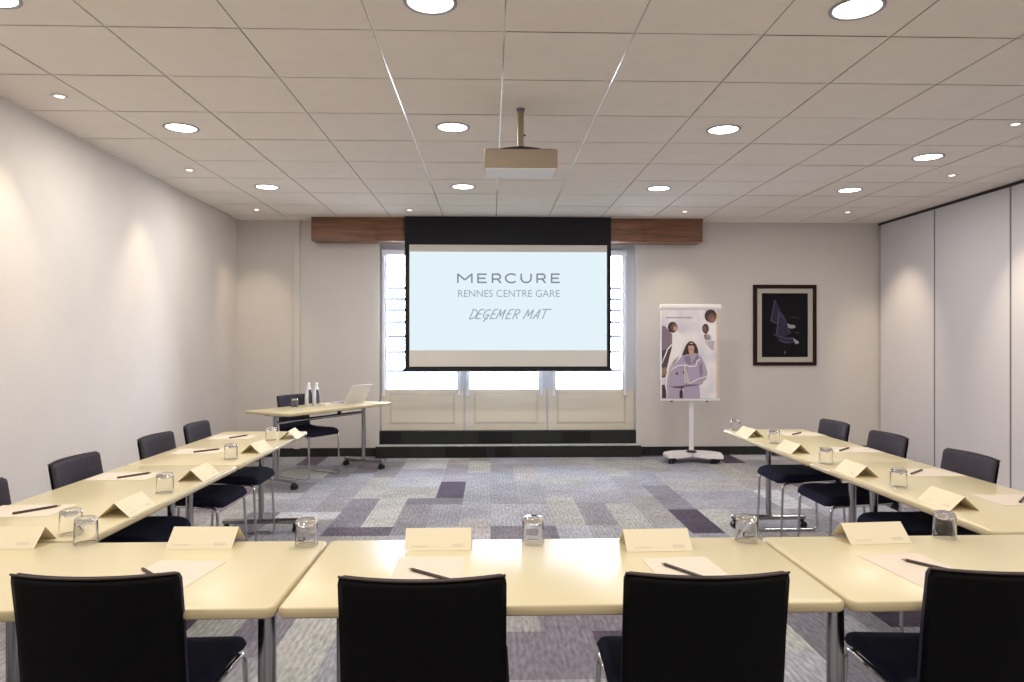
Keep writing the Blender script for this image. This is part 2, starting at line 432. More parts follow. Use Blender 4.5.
# lettering drawn as strokes, in crop pixels of the slide (x right, y down)
sc_ = 1024/140
def slide(x, y):
    p = A(440+x/sc_, 260+y/sc_); return (p.x-o_[0], -.0055, p.z-o_[2])
def stroke(bm, pts, w):
    P = [Vector(slide(*p)) for p in pts]
    w = w/sc_*8.52/F
    n = len(P)
    L_, R_ = [], []
    for i in range(n):
        ds = []
        if i > 0: ds.append((P[i]-P[i-1]).normalized())
        if i < n-1: ds.append((P[i+1]-P[i]).normalized())
        t = sum(ds, Vector()).normalized(); nn = Vector((-t.z, 0, t.x))
        k = 1/max(.5, t.dot(ds[0]))
        L_.append(bm.verts.new(P[i]+nn*w/2*k)); R_.append(bm.verts.new(P[i]-nn*w/2*k))
    for i in range(n-1): bm.faces.new((L_[i], L_[i+1], R_[i+1], R_[i]))
def arc(cx, cy, rx, ry, a0, a1, n=14): return [(cx+rx*math.cos(math.radians(a0+(a1-a0)*k/n)), cy+ry*math.sin(math.radians(a0+(a1-a0)*k/n))) for k in range(n+1)]
bm = B(); W = 12; T0, T1 = 100, 168; S = lambda p: stroke(bm, p, W)
S([(131,T1),(131,T0)]); S([(131,T0+2),(182,146)]); S([(182,146),(233,T0+2)]); S([(233,T0),(233,T1)])          # M
def Eg(x, w=64): 
    S([(x,T0-1),(x,T1+1)]); S([(x,T0+4),(x+w,T0+4)]); S([(x,134),(x+w-8,134)]); S([(x,T1-4),(x+w,T1-4)])
def Rg(x):
    S([(x,T1),(x,T0-1)]); S([(x,T0+4),(x+36,T0+4)]+arc(x+36,T0+22,22,18,-90,90,8)+[(x,T0+40)]); S([(x+36,140),(x+62,T1)])
Eg(278); Rg(384)
S(arc(522,134,42,32,-42,-318,18))                                                                                     # C
S([(594,T0)]+[(594,134)]+arc(630,134,36,31,180,0,14)[0:]+[(666,T0)])                                           # U
Rg(710); Eg(816,60)
obj('lettering', bm, M['ink1'], img)
# second line with the built-in font, third line as slanted brush strokes
def textmesh(body, name, mat, parent, x0, x1, ybase, ytop):
    cu = bpy.data.curves.new(name, 'FONT'); cu.body = body
    to = bpy.data.objects.new('tmp', cu); COL.objects.link(to); bpy.context.view_layer.update()
    me = bpy.data.meshes.new_from_object(to.evaluated_get(bpy.context.evaluated_depsgraph_get()))
    COL.objects.unlink(to); bpy.data.objects.remove(to)
    xs = [v.co.x for v in me.vertices]; zs = [v.co.y for v in me.vertices]
    a_, b_ = min(xs), max(xs); c_, d_ = min(zs), max(zs)
    for v in me.vertices:
        v.co = slide(x0+(v.co.x-a_)/(b_-a_)*(x1-x0), ybase-(v.co.y-c_)/(d_-c_)*(ybase-ytop))
    me.materials.clear(); me.materials.append(mat); me.name = name
    return link(bpy.data.objects.new(name, me), parent)
textmesh('RENNES CENTRE GARE', 'lettering', M['ink2'], img, 132, 876, 271, 219)
bm = B(); W = 8
sl = lambda x, y: (x+(432-y)*.42, y)            # slant
S = lambda p: stroke(bm, [sl(*q) for q in p], W)
y0, y1 = 362, 432
def Dq(x): S([(x,y1),(x,y0)]); S([(x-8,y0)]+arc(x+4,397,36,34,-75,80,10)+[(x-4,y1)])
def Eq(x): S([(x+34,y0),(x+4,y0+2),(x,396),(x,y1-3),(x+34,y1-4)]); S([(x,396),(x+26,394)])
Dq(216); Eq(262)
S([(340,372)]+arc(330,395,24,32,-60,-290,10)); S([(322,404),(348,400)]); S([(346,400),(340,430),(322,450)])     # G
Eq(366)
S([(408,y1),(416,y0)]); S([(416,y0),(430,412)]); S([(430,412),(452,y0)]); S([(452,y0),(452,y1)])
Eq(480)
S([(530,y1),(530,y0)]); S([(524,y0+2)]+arc(540,380,22,17,-70,90,8)+[(530,398)]); S([(540,398),(564,y1)])
S([(608,y1),(618,y0)]); S([(618,y0),(634,412)]); S([(634,412),(656,y0)]); S([(656,y0),(658,y1)])
S([(676,y1),(704,y0)]); S([(704,y0),(712,y1)]); S([(686,410),(712,408)])
S([(748,y1),(748,y0)]); S([(718,y0+1),(786,y0-1)])
obj('lettering', bm, M['ink2'], img)

# ------------------------------------------------------------------ projector
pp = atZ(520.5, 109, ZC)
pr = thing('ceiling_projector', 'beige projector hanging from the ceiling on a short pole', 'projector', (pp.x, pp.y, ZC))
zt_, zb_ = 2.631-ZC, 2.511-ZC
bm = B()
x0p = atY(484,160,4.42).x-pp.x; x1p = atY(558,160,4.42).x-pp.x
box(bm, x0p, x1p, -.13, .14, zb_, zt_, .012); body = obj('body', bm, M['projector'], pr, True, .6)
bm = B(); box(bm, x0p+.008, x1p-.008, -.124, .134, zb_-.006, zb_+.001, .003); obj('screenlit_underside', bm, M['white'], body)  # white plate added so the underside looks lit by the screen
bm = B(); 
for s in range(9): box(bm, x0p+.05+s*.014, x0p+.056+s*.014, .138, .142, zb_+.03, zt_-.03)
obj('vent', bm, M['blackplastic'], body)
bm = B(); sweep(bm, [(.12,.138,(zb_+zt_)/2), (.12,.165,(zb_+zt_)/2)], .035, 20); obj('lens', bm, M['blackplastic'], body, True, .6)
bm = B()
pts = [(-.16,0),(-.1,.012),(0,.022),(.1,.012),(.16,0)]
a_ = ring(bm, [(x, -.1, zt_+.002+z) for x, z in pts]+[(.16,-.1,zt_),(-.16,-.1,zt_)][:0]); b_ = ring(bm, [(x, .1, zt_+.002+z) for x, z in pts])
bridge(bm, a_, b_, 0, False); bm.faces.new(a_); bm.faces.new(b_[::-1])
for x in (-.17,.17): box(bm, x-.03, x+.03, -.1, .1, zt_-.004, zt_+.008, .002)
obj('mounting_plate', bm, M['blackplastic'], pr)
bm = B(); sweep(bm, [(0,0,zt_+.01),(0,0,-.004)], .021, 18); pole = obj('pole', bm, M['projector'], pr, True, .8)
bm = B(); lathe(bm, [(.025,-.02),(.025,-.006),(.029,-.004),(.029,0)], 20, cap0=True); obj('ceiling_flange', bm, M['greystrip'], pr, True, .6)
bm = B(); sweep(bm, [(.018,0,zt_+.12),(.032,0,zt_+.12)], .006, 8); obj('screw', bm, M['blackplastic'], pole)

# ------------------------------------------------------------------ ceiling lamps
def big_proto():
    t = thing('recessed_downlight', '', 'ceiling light', (0,0,ZC), 0, 'large round downlights in the ceiling')
    bm = B(); lathe(bm, [(.118,-.001),(.118,-.004),(.112,-.007),(.104,-.006),(.100,.0),(.100,.003)], 36); obj('trim_ring', bm, M['greyplastic'], t, True)
    bm = B(); lathe(bm, [(.0995,-.0022),(.07,-.0035),(.03,-.0042),(.001,-.0045)], 32); obj('diffuser', bm, M['lampbig'], t, True)
    return t
def small_proto():
    t = thing('recessed_spotlight', '', 'ceiling light', (0,0,ZC), 0, 'small round spotlights in the ceiling')
    bm = B(); lathe(bm, [(.047,-.001),(.047,-.005),(.042,-.007),(.027,-.004),(.026,.0)], 28); obj('trim_ring', bm, M['silver'], t, True)
    bm = B(); lathe(bm, [(.0262,-.004),(.014,-.008),(.001,-.009)], 20); obj('bulb', bm, M['lampsmall'], t, True)
    return t
WARM = (1.0, .945, .88)
def area(loc, p, size=.19, col=WARM):
    l = bpy.data.lights.new('downlight_lamp', 'AREA'); l.shape = 'DISK'; l.size = size; l.energy = p; l.color = col
    o = bpy.data.objects.new('downlight_lamp', l); COL.objects.link(o); o.location = loc; return o
BIGP, SMALLP = 14, 26
cx4 = [-2.16, -.265, 1.64, 3.54]
bl = [(0,3.14,'large round downlight cut off at the top left corner of the ceiling'),
      (1,3.14,'large round downlight near the camera, left of the projector pole'),
      (2,3.14,'large round downlight near the camera, right of the projector pole'),
      (0,5.04,'large round downlight of the middle row, nearest the left plaster wall'),
      (1,4.97,'large round downlight just left of the projector'),
      (2,4.97,'large round downlight right of the projector, above the poster stand'),
      (3,5.66,'large round downlight nearest the partition wall'),
      (0,6.95,'large round downlight of the far row, nearest the left plaster wall'),
      (1,6.88,'large round downlight of the far row, in front of the screen left half'),
      (2,6.9,'large round downlight of the far row, above the right end of the screen'),
      (3,6.92,'large round downlight of the far row, above the framed picture')]
P0 = big_proto(); first = True
for k, y, lab in bl:
    loc = (cx4[k], y, ZC)
    if first: P0.location = loc; P0['label'] = lab; first = False
    else: dup(P0, loc, 0, lab)
    area((cx4[k], y, ZC-.02), BIGP)
for k in range(4):
    for y in (1.25, -.64):
        area((cx4[k], y, ZC-.02), BIGP)
def spot(x, y, tx, ty, tz, p, ang=62):
    l = bpy.data.lights.new('spot_lamp', 'SPOT'); l.energy = p; l.color = (1,.80,.55); l.spot_size = math.radians(ang); l.spot_blend = .9; l.shadow_soft_size = .03
    o = bpy.data.objects.new('spot_lamp', l); COL.objects.link(o); o.location = (x, y, ZC-.015)
    d = Vector((tx-x, ty-y, tz-ZC)); o.rotation_euler = d.to_track_quat('-Z', 'Y').to_euler()
sl_ = [(-2.62,4.41,-2.95,4.41,'small spotlight over the left wall, nearest the camera'),
       (-2.62,6.28,-3.0,6.28,'small spotlight over the left wall, second from the camera'),
       (-2.65,8.15,-2.9,8.7,'small spotlight in the far left corner of the ceiling'),
       (-.92,8.12,-.92,8.4,'small spotlight above the left end of the wooden pelmet'),
       (2.23,8.12,2.25,8.8,'small spotlight above the right end of the wooden pelmet'),
       (4.12,8.10,4.75,8.3,'small glowing spotlight in the far right corner of the ceiling'),
       (4.14,6.27,4.8,6.27,'small spotlight over the partition, further from the camera'),
       (3.60,4.78,4.6,4.7,'small spotlight at the right edge of the ceiling, nearest the camera')]
P1 = small_proto(); first = True
for x, y, tx, ty, lab in sl_:
    if first: P1.location = (x,y,ZC); P1['label'] = lab; first = False
    else: dup(P1, (x,y,ZC), 0, lab)
    spot(x, y, tx, ty, 1.6, SMALLP*(3.5 if x > 3.9 else 1.25 if x < -2 else 1))
spot(-2.6, 2.5, -2.9, 2.5, 1.6, SMALLP)

# ------------------------------------------------------------------ tables
TL, TW, TH = 1.497, .637, .74
def make_table(label, group):
    t = thing('folding_table', label, 'table', (0,0,0), 0, group)
    bm = B()
    slab(bm, TL/2, TW/2, .030, [(.006,TH-.027),(.001,TH-.022),(0,TH-.014),(.0005,TH-.007),(.004,TH-.0015),(.009,TH)], caps=(2,1))
    for f in bm.faces:
        if len(f.verts) == 4: f.material_index = 0
    obj('tabletop', bm, [M['tedge'], M['table'], M['under']], t, True, .5)
    for s in (-1, 1):
        x = s*(TL/2-.115)
        bm = B()
        pts = [(x,0,TH-.045),(x,0,.095)]
        sweep(bm, pts, .020, 18, ry=.027)
        box(bm, x-.04, x+.04, -.11, .11, TH-.047, TH-.026, .004)
        obj('column', bm, M['leg'], t, True, .7)
        bm = B()
        fl = .285
        slab(bm, .026, fl, .02, [(.006,.066),(0,.072),(0,.092),(.01,.100)], cx=x)
        ft = obj('foot', bm, M['leg'], t, True, .5)
        for e in (-1, 1):
            bm = B(); yy = e*(fl-.03)
            sweep(bm, [(x,yy,.075),(x,yy,.05)], .011, 10)
            box(bm, x-.014, x+.014, yy-.018, yy+.018, .038, .062, .005)
            for dx in (-.018, .018): sweep(bm, [(x+dx-.009, yy+.008*e, .0265),(x+dx+.009, yy+.008*e, .0265)], .0265, 18)
            obj('castor', bm, M['blackplastic'], ft, True, .6)
    bm = B(); xx = TL/2-.115
    sweep(bm, [(-xx,.0,TH-.115),(xx,.0,TH-.115)], .017, 14, ry=.017); bmm = obj('cross_beam', bm, M['leg'], t, True, .7)
    bm = B()
    for x in (-.25,.25): box(bm, x-.012, x+.012, -.02, .02, TH-.105, TH-.026, .003)
    for y in (-.22,.22): box(bm, -xx, xx, y-.015, y+.015, TH-.04, TH-.0265, .003)
    obj('underframe', bm, M['under'], t)
    return t
G = 'cream folding tables set out in a U'
FY = 1.849+TW/2
tb = make_table('cream table in the front row, middle of the three facing the camera', G)
tb.location = (.195, FY, 0)
dup(tb, (.195-TL-.005, FY, 0), 0, 'cream table at the left end of the front row')
dup(tb, (.195+TL+.005, FY+.004, 0), math.radians(.4), 'cream table at the right end of the front row')
LX, RX = -1.716, 2.128
y0 = FY+TW/2+.012
dup(tb, (LX, y0+TL/2, 0), PI/2, 'cream table along the left wall, nearer of the two')
dup(tb, (LX, y0+TL*1.5+.003, 0), PI/2, 'cream table along the left wall, farther of the two')
dup(tb, (RX, y0+TL/2+.014, 0), -PI/2, 'cream table on the right side, nearer of the two')
dup(tb, (RX, y0+TL*1.5+.017, 0), -PI/2, 'cream table on the right side, farther of the two')
DA = math.atan2(.85, .53)
dup(tb, (-1.775, 7.58, 0), DA, 'cream wheeled presenter table standing askew by the window', 'presenter table')

# ------------------------------------------------------------------ chairs (local: faces +Y, origin on floor under the seat middle)
def make_chair():
    t = thing('conference_chair', '', 'chair', (0,0,0), 0, 'stackable dark conference chairs')
    def seatfn(x, y, z):
        drop = -.030*max(0, (y-.12)/.11)**2 if y > .12 else 0
        rise = .02*max(0, (-y-.1)/.13)**2
        dish = -.012*(1-(x/.23)**2)*(1-(y/.24)**2)
        return (x, y+.01, .483+z+drop+rise+(dish if z > 0 else 0))
    bm = B(); cushion(bm, .445, .46, .05, 20, 20, seatfn, .03, R=.055); obj('seat', bm, M['navy'], t, True)
    bm = B(); cushion(bm, .41, .43, .018, 12, 12, lambda x,y,z: (x, y+.01, .458+z+(-.025*max(0,(y-.12)/.11)**2 if y > .12 else 0)), .01); obj('seat_shell', bm, M['shell'], t, True)
    zt, zb0, hh = .846, .41, .437
    def backpos(x, s, off):       # s 0..1 from bottom to top
        y = -.218-.085*s**1.3-.012*math.sin(PI*s) + .042*(x/.21)**2*min(1, .35+s) + off
        return y
    def bf(x, y, z):
        s = (y/hh)+.5
        return (x*(1+.0*s), backpos(x, s, -.004-z), zb0+s*hh)
    bm = B(); cushion(bm, .42, hh, .013, 14, 12, bf, .007, R=.014); sh = obj('backrest', bm, M['shell'], t, True)
    bm = B()
    pts = [(x/10*.207, backpos(x/10*.207, 1, -.004), zb0+hh-.001) for x in range(-10, 11)]
    sweep(bm, pts, .0035, 6, ry=.0035); obj('edge_strip', bm, M['rim'], sh, True)
    def pf(x, y, z):
        s = ((y+.008)/hh)+.5
        return (x, backpos(x, s, .012+z*1), zb0+s*hh)
    bm = B(); cushion(bm, .418, hh-.016, .024, 16, 14, lambda x,y,z: pf(x,y,z), .012, R=.016); obj('back_pad', bm, M['charcoal'], t, True)
    for s in (-1, 1):
        x = s*.212
        bm = B()
        path = fillet([(x*.93,-.20,.478),(x*.98,-.21,.463),(x*1.03,-.235,.012),(x*1.03,.225,.012),(x,.205,.443),(x,-.16,.463)], .045, 6)
        sweep(bm, path, .0085, 10); obj('side_frame', bm, M['chrome'], t, True)
    for y, z in ((.17,.446),(-.15,.450)):
        bm = B(); sweep(bm, [(-.212,y,z),(.212,y,z)], .008, 8); obj('cross_tube', bm, M['chrome'], t, True)
    return t
CH = make_chair()
# back-top sits .303 behind the origin
chairs = [
 (-.993, 2.083, .0, 'black-backed chair at the front row, left of the middle table seam'),
 (-.170, 2.04, .0, 'black-backed chair at the front row, left one at the middle table'),
 (.552, 2.045, -.02, 'black-backed chair at the front row, right one at the middle table'),
 (1.348, 2.05, -.05, 'black-backed chair at the right end of the front row'),
 (-1.80, 2.05, .0, 'dark chair in the bottom left corner, only its seat edge in the picture'),
]
for k, (x, y, a, lab) in enumerate(chairs):
    if k == 0: CH.location = (x,y,0); CH.rotation_euler = (0,0,a); CH['label'] = lab
    else: dup(CH, (x,y,0), a, lab)
lx = -2.115+.303
for y, lab in ((2.90,'charcoal chair at the left wall, nearest the camera, cut by the picture edge'),
               (3.62,'charcoal chair at the left wall, second from the camera'),
               (4.46,'charcoal chair at the left wall, third from the camera'),
               (5.11,'charcoal chair at the left wall, farthest from the camera')):
    dup(CH, (lx+random.uniform(-.01,.01), y, 0), -PI/2+random.uniform(-.03,.03), lab)
rx = 2.50-.303+.02
for y, lab in ((3.60,'charcoal chair by the partition, nearest the camera'),
               (4.38,'charcoal chair by the partition, middle of the three'),
               (5.07,'charcoal chair by the partition, farthest from the camera')):
    dup(CH, (rx+random.uniform(-.01,.01), y, 0), PI/2+random.uniform(-.03,.03), lab)
dup(CH, (-1.775-.85*.20+.02, 7.58+.53*.20-.06, 0), DA-PI, 'navy chair behind the presenter table with bottles and laptop')

# ------------------------------------------------------------------ tumblers (upside down)
def make_glass():
    bm = B()
    H, R0, R1 = .088, .0385, .0352
    prof = [(R0-.002,.0),(R0,.0015),(R0-.0005,.01),(R1+.001,H-.010),(R1-.002,H-.002),(R1-.005,H),(.001,H-.001)]
    inner = [(.001,H-.024),(R1-.010,H-.023),(R1-.004,H-.016),(R0-.0035,.01),(R0-.002,.0)]
    lathe(bm, prof, 32); lathe(bm, inner, 32)
    bmesh.ops.remove_doubles(bm, verts=bm.verts[:], dist=.0004)
    return obj('water_glass', bm, M['tumbler'], None, True, .9)
GL = make_glass(); tag(GL, '', 'glass', 'upturned water glasses on the tables')
gl = [((71,534),'upturned water glass at the far left, the one behind its pair'),
      ((86,543),'upturned water glass at the far left, the one in front of its pair'),
      ((306.5,545),'upturned water glass at the right end of the left front table'),
      ((533,542.5),'upturned water glass on the middle front table between two name cards'),
      ((746.5,541),'upturned water glass near the right end of the middle front table'),
      ((944.5,537),'upturned water glass on the right front table behind the name card'),
      ((165,492.5),'upturned water glass on the nearer left side table'),
      ((231,459),'upturned water glass on the farther left side table, nearer one'),
      ((271,440),'upturned water glass on the farther left side table, beside the last card'),
      ((736,427),'upturned water glass at the far corner of the right side tables'),
      ((774,443),'upturned water glass on the farther right side table, second from its far end'),
      ((826,463.5),'upturned water glass on the right side tables, third from the far end'),
      ((898.5,487),'upturned water glass on the nearer right side table'),
      ((294.5,407),'upturned water glass on the presenter table beside the bottles')]
for k, ((px, py), lab) in enumerate(gl):
    p = atZ(px, py, TH+.0005)
    if k == 9: p = Vector((1.89, 5.44, TH+.0005))
    if k == 0: GL.location = p; GL['label'] = lab
    else: g_ = GL.copy(); COL.objects.link(g_); g_.location = p; g_['label'] = lab

# ------------------------------------------------------------------ tent cards: local ridge along X
def make_card():
    t = thing('name_card', '', 'card', (0,0,0), 0, 'folded ivory name cards on the tables')
    bm = B(); w, d, h, e = .11, .062, .058, .0012
    for s in (-1, 1):
        o1 = [(-w,s*d,0),(w,s*d,0),(w,0,h),(-w,0,h)]; i1 = [(-w,s*(d-e*1.6),0),(w,s*(d-e*1.6),0),(w,0,h-e*1.5),(-w,0,h-e*1.5)]
        vo, vi = ring(bm, o1), ring(bm, i1)
        bm.faces.new(vo); bm.faces.new(vi[::-1]); bridge(bm, vo, vi)
    obj('folded_sheet', bm, M['card'], t)
    for x0, x1, f0, f1 in ((-.085,-.045,.16,.28),(.03,.085,.16,.20)):
        for s in (-1, 1):
            P = lambda x, f: (s*x, s*(d*(1-f)+.0006), h*f+.0006)
            bm = B(); quad(bm, [P(x0,f0),P(x1,f0),P(x1,f1),P(x0,f1)]); obj('small_print', bm, M['cardprint'], t)
    return t
CD = make_card()
def front_card(px, py): p = atZ(px, py, TH); return (p.x, p.y+.062, TH+.0004)
def side_card(pa, pb, py, s):
    a, b_ = atZ(pa, py, TH), atZ(pb, py, TH); return ((a.x+b_.x)/2, (a.y+b_.y)/2+.11, TH+.0004)
cards = [(front_card(0,549), 0, 'ivory name card at the left edge of the front row'),
         (front_card(199,549), -.03, 'ivory name card on the left front table before the black chair'),
         (front_card(437.5,550.5), 0, 'ivory name card at the left of the middle front table'),
         (front_card(659.5,551.5), .04, 'ivory name card at the right of the middle front table'),
         (front_card(880.5,544), .07, 'ivory name card on the right front table'),
         (side_card(100,127.6,518,1), PI/2, 'ivory name card on the left side tables, nearest the camera'),
         (side_card(179.3,201,481.7,1), PI/2, 'ivory name card on the left side tables, second from the camera'),
         (side_card(240,262,453.7,1), PI/2-.05, 'white name card on the left side tables, third from the camera'),
         (side_card(279.5,295,439.5,1), PI/2+.05, 'white name card at the far end of the left side tables'),
         (side_card(747,763,437.7,1), PI/2+.08, 'white name card at the far end of the right side tables'),
         (side_card(791,809,454,1), PI/2+.05, 'white name card on the right side tables, second from the far end'),
         (side_card(855,879,477.7,1), PI/2, 'ivory name card on the right side tables, third from the far end'),
         (side_card(950.7,979,511,1), PI/2, 'ivory name card on the right side tables, nearest the camera')]
for k, (p, a, lab) in enumerate(cards):
    if k == 0: CD.location = p; CD.rotation_euler = (0,0,a); CD['label'] = lab
    else: dup(CD, p, a, lab)

# ------------------------------------------------------------------ paper sheets and pencils
def make_sheet():
    bm = B(); box(bm, -.105, .105, -.1485, .1485, 0, .0012)
    return tag(obj('paper_sheet', bm, M['paper']), '', 'paper', 'white notepaper sheets at each place')
def make_pencil():
    t = thing('pencil', '', 'pencil', (0,0,0), 0, 'dark pencils lying on the notepaper')
    bm = B(); sweep(bm, [(-.085,0,.005),(.072,0,.005)], .005, 6); obj('shaft', bm, M['pencil'], t)
    bm = B()
    rr = ring(bm, [(.072, .0048*math.cos(k*PI/3), .005+.0048*math.sin(k*PI/3)) for k in range(6)])
    r2 = ring(bm, [(.088, .0006*math.cos(k*PI/3), .005+.0006*math.sin(k*PI/3)) for k in range(6)])
    bridge(bm, rr, r2); bm.faces.new(r2); obj('tip', bm, M['pencilwood'], t)
    return t
SH, PN = make_sheet(), make_pencil()
pens = [((141,570),(158,580),0,'the left front table'), ((408.6,570.5),(444.5,580.5),0,'the left of the middle front table'),
        ((661,565),(697,577.5),0,'the right of the middle front table'), ((901,561),(931,568),0,'the right front table'),
        ((12.7,515),(60,507),1,'the left side table nearest the camera'), ((116.7,479),(151.7,473.7),1,'the left side tables, second from the camera'),
        ((193,453),(220.7,449.7),1,'the left side tables, third from the camera'), ((228,439),(249,435.7),1,'the far end of the left side tables'),
        ((1015.7,508),(1030,493),2,'the right side table, nearest the camera'), ((910.7,475),(923,470.5),2,'the right side tables, second from the camera'),
        ((838,452),(851,448),2,'the right side tables, third from the camera'), ((791,435.7),(803,432.7),2,'the far end of the right side tables')]
sheetc = [(166,577),(428,572),(690,573),(920,569)]
for k, (a, b_, side, where) in enumerate(pens):
    pa, pb = atZ(*a, TH), atZ(*b_, TH); c = (pa+pb)/2; ang = math.atan2(pb.y-pa.y, pb.x-pa.x)
    if side == 0:
        sc0 = atZ(*sheetc[k], TH); sr = [-.12,0,.08,.1][k]
        c = pa+Vector((math.cos(ang), math.sin(ang), 0))*.088; ang += PI
    else:
        sc0 = c+Vector((0,.0,0)); sr = PI/2+[0,.03,-.03][side]
        sc0.x = min(max(sc0.x + (-.05 if side == 1 else .05), -1.9), 2.3)
    c.z = TH+.0016; sc0.z = TH+.0003
    if k == 0: s, p = SH, PN; s.location = sc0; s.rotation_euler = (0,0,sr); p.location = c; p.rotation_euler = (0,0,ang)
    else:
        s = SH.copy(); COL.objects.link(s); s.location = sc0; s.rotation_euler = (0,0,sr)
        p = dup(PN, c, ang, '')
    s['label'] = 'white notepaper under the pencil on '+where
    p['label'] = 'dark pencil lying on '+where

# ------------------------------------------------------------------ presenter table objects
def bottle(px, lab):
    p = atZ(px, 405.3, TH+.0005)
    t = thing('water_bottle', lab, 'bottle', p, 0, 'water bottles on the presenter table')
    bm = B(); lathe(bm, [(.001,0),(.035,.001),(.039,.006),(.039,.10),(.036,.13),(.025,.17),(.0155,.205),(.0135,.222)], 28, cap1=True)
    bd = obj('body', bm, M['bottle'], t, True)
    bm = B(); lathe(bm, [(.0155,.218),(.0155,.238),(.013,.241),(.001,.241)], 18); obj('cap', bm, M['silver'], t, True, .7)
    bm = B()
    pr = [(.0396,.02),(.0396,.10),(.0367,.131),(.0257,.17)]
    rows = [ring(bm, [(r*math.cos(a), r*math.sin(a), z) for a in [math.radians(-75+70*k/8) for k in range(9)]]) for r, z in pr]
    for a, c in zip(rows, rows[1:]): bridge(bm, a, c, 0, False)
    obj('label_strip', bm, M['bottlelabel'], bd, True)
    return t
M['bottle'] = pbr('frosted_bottle', srgb(226,226,232), .15, spec=.6)
M['bottlelabel'] = pbr('navy_label', srgb(60,58,84), .5)
bottle(308.5, 'white and navy water bottle on presenter table, nearer the upturned glass')
bottle(316.2, 'white and navy water bottle on presenter table, nearer the laptop')
# laptop: local hinge along X, base towards -Y, lid leaning to +Y
h0, h1 = atZ(344,404,TH), atZ(364,402.8,TH)
hc = (h0+h1)/2; ha = math.radians(50)
lt = thing('laptop', 'open silver laptop on the presenter table, lid seen from behind', 'laptop', (hc.x, hc.y, TH+.0005), ha+PI)
bm = B(); slab(bm, .145, .115, .012, [(.002,0),(0,.002),(0,.012),(.002,.014)], cy=-.115); bs = obj('base', bm, M['silver'], lt, True, .5)
bm = B(); box(bm, -.13, .13, -.13, -.02, .014, .0155); obj('keyboard', bm, M['key'], bs)
bm = B(); slab(bm, .145, .122, .012, [(.001,0),(0,.001),(0,.006),(.002,.007)], cy=.122)
lid = obj('lid', bm, M['silver'], lt, True, .5); lid.location = (0,.002,.012); lid.rotation_euler = (math.radians(54),0,0)
bm = B(); box(bm, -.135, .135, .012, .235, .0071, .0078); obj('display', bm, M['key'], lid)
pd = atZ(329,403.6,TH+.0005); bm = B(); box(bm, -.07, .07, -.1, .1, 0, .006, .001)
o = tag(obj('notepad', bm, M['paper']), 'white notepad on the presenter table between bottles and laptop', 'notepad'); o.location = pd+Vector((-.04,-.08,0)); o.rotation_euler = (0,0,DA)
# ------------------------------------------------------------------ flipchart stand with poster
fc = Vector((2.375, 8.33, 0))
yf = fc.y
st = thing('flipchart_stand', 'white wheeled flipchart easel holding the fashion poster', 'easel', fc, -.03)
def LF(px, py, dy=0): p = atY(px, py, yf+dy); return (p.x-fc.x, dy, p.z)
bx0, bx1 = LF(661,350)[0], LF(718.5,350)[0]; bz1, bz0 = LF(690,309)[2], LF(690,399)[2]
bm = B(); box(bm, bx0, bx1, -.012, .014, bz0, bz1, .004); brd = obj('board', bm, M['white'], st)
bm = B(); sweep(bm, [(bx0-.012,-.022,bz1+.022),(bx1+.02,-.022,bz1+.022)], .036, 14, ry=.024); obj('clamp_bar', bm, M['white'], st, True, .7)
bm = B(); box(bm, bx0-.005, bx1+.005, -.035, .0, bz0-.018, bz0+.008, .004); tr = obj('pen_tray', bm, M['whiteplastic'], st)
for px in (671.5, 706.5):
    bm = B(); x = LF(px,400)[0]; sweep(bm, [(x,-.02,bz0-.018),(x,-.02,bz0-.032)], .014, 12); obj('knob', bm, M['blackplastic'], tr, True, .7)
xpo = 0
bm = B(); sweep(bm, [(xpo,.03,.10),(xpo,.03,bz0+.45)], .024, 16, ry=.03); pl = obj('pole', bm, M['whiteplastic'], st, True, .7)
bm = B(); sweep(bm, [(xpo,.012,1.06),(xpo,.012,bz0+.02)], .019, 16); obj('inner_tube', bm, M['greyplastic'], pl, True, .7)
bm = B(); box(bm, -.06, .06, .014, .05, bz0+.25, bz0+.5, .006); obj('bracket', bm, M['greyplastic'], st)
# crescent base
bm = B(); out = []
for k in range(25):
    a = PI*(1-k/24)*1.0; out.append((.345*math.cos(a), -.02+.22*math.sin(a)))
for k in range(1, 20):
    s = k/20; x = .345-.69*s; out.append((x, -.04-.16*abs(math.cos(PI*s))**.6*(1.25 if s < .5 else .9)+.03))
r0 = ring(bm, [(x*.98, y, .070) for x, y in out]); r1 = ring(bm, [(x, y, .080) for x, y in out]); r2 = ring(bm, [(x, y, .105) for x, y in out]); r3 = ring(bm, [(x*.97, y*.97, .115) for x, y in out])
for a, c in ((r0,r1),(r1,r2),(r2,r3)): bridge(bm, a, c)
bm.faces.new(r0[::-1]); bm.faces.new(r3)
bs = obj('base', bm, M['white'], st, True, .5)
bm = B(); lathe(bm, [(.06,.114),(.058,.126),(.04,.135),(.03,.14)], 24, (0,.03,0), cap0=True, cap1=True); obj('collar', bm, M['blackplastic'], st, True, .6)
for x, y in ((-.27,-.10),(.22,-.12),(.29,.0),(-.2,.12)):
    bm = B(); box(bm, x-.016, x+.016, y-.02, y+.02, .04, .075, .005)
    for dx in (-.02,.02): sweep(bm, [(x+dx-.011,y,.031),(x+dx+.011,y,.031)], .031, 16)
    obj('castor', bm, M['blackplastic'], bs, True, .6)
# paper pad behind
bm = B(); box(bm, bx1-.035, bx1-.002, -.03, -.0125, bz0+.01, bz1-.002); obj('paper_pad_edge', bm, pbr('beige_pad', srgb(206,186,164), .8), st)
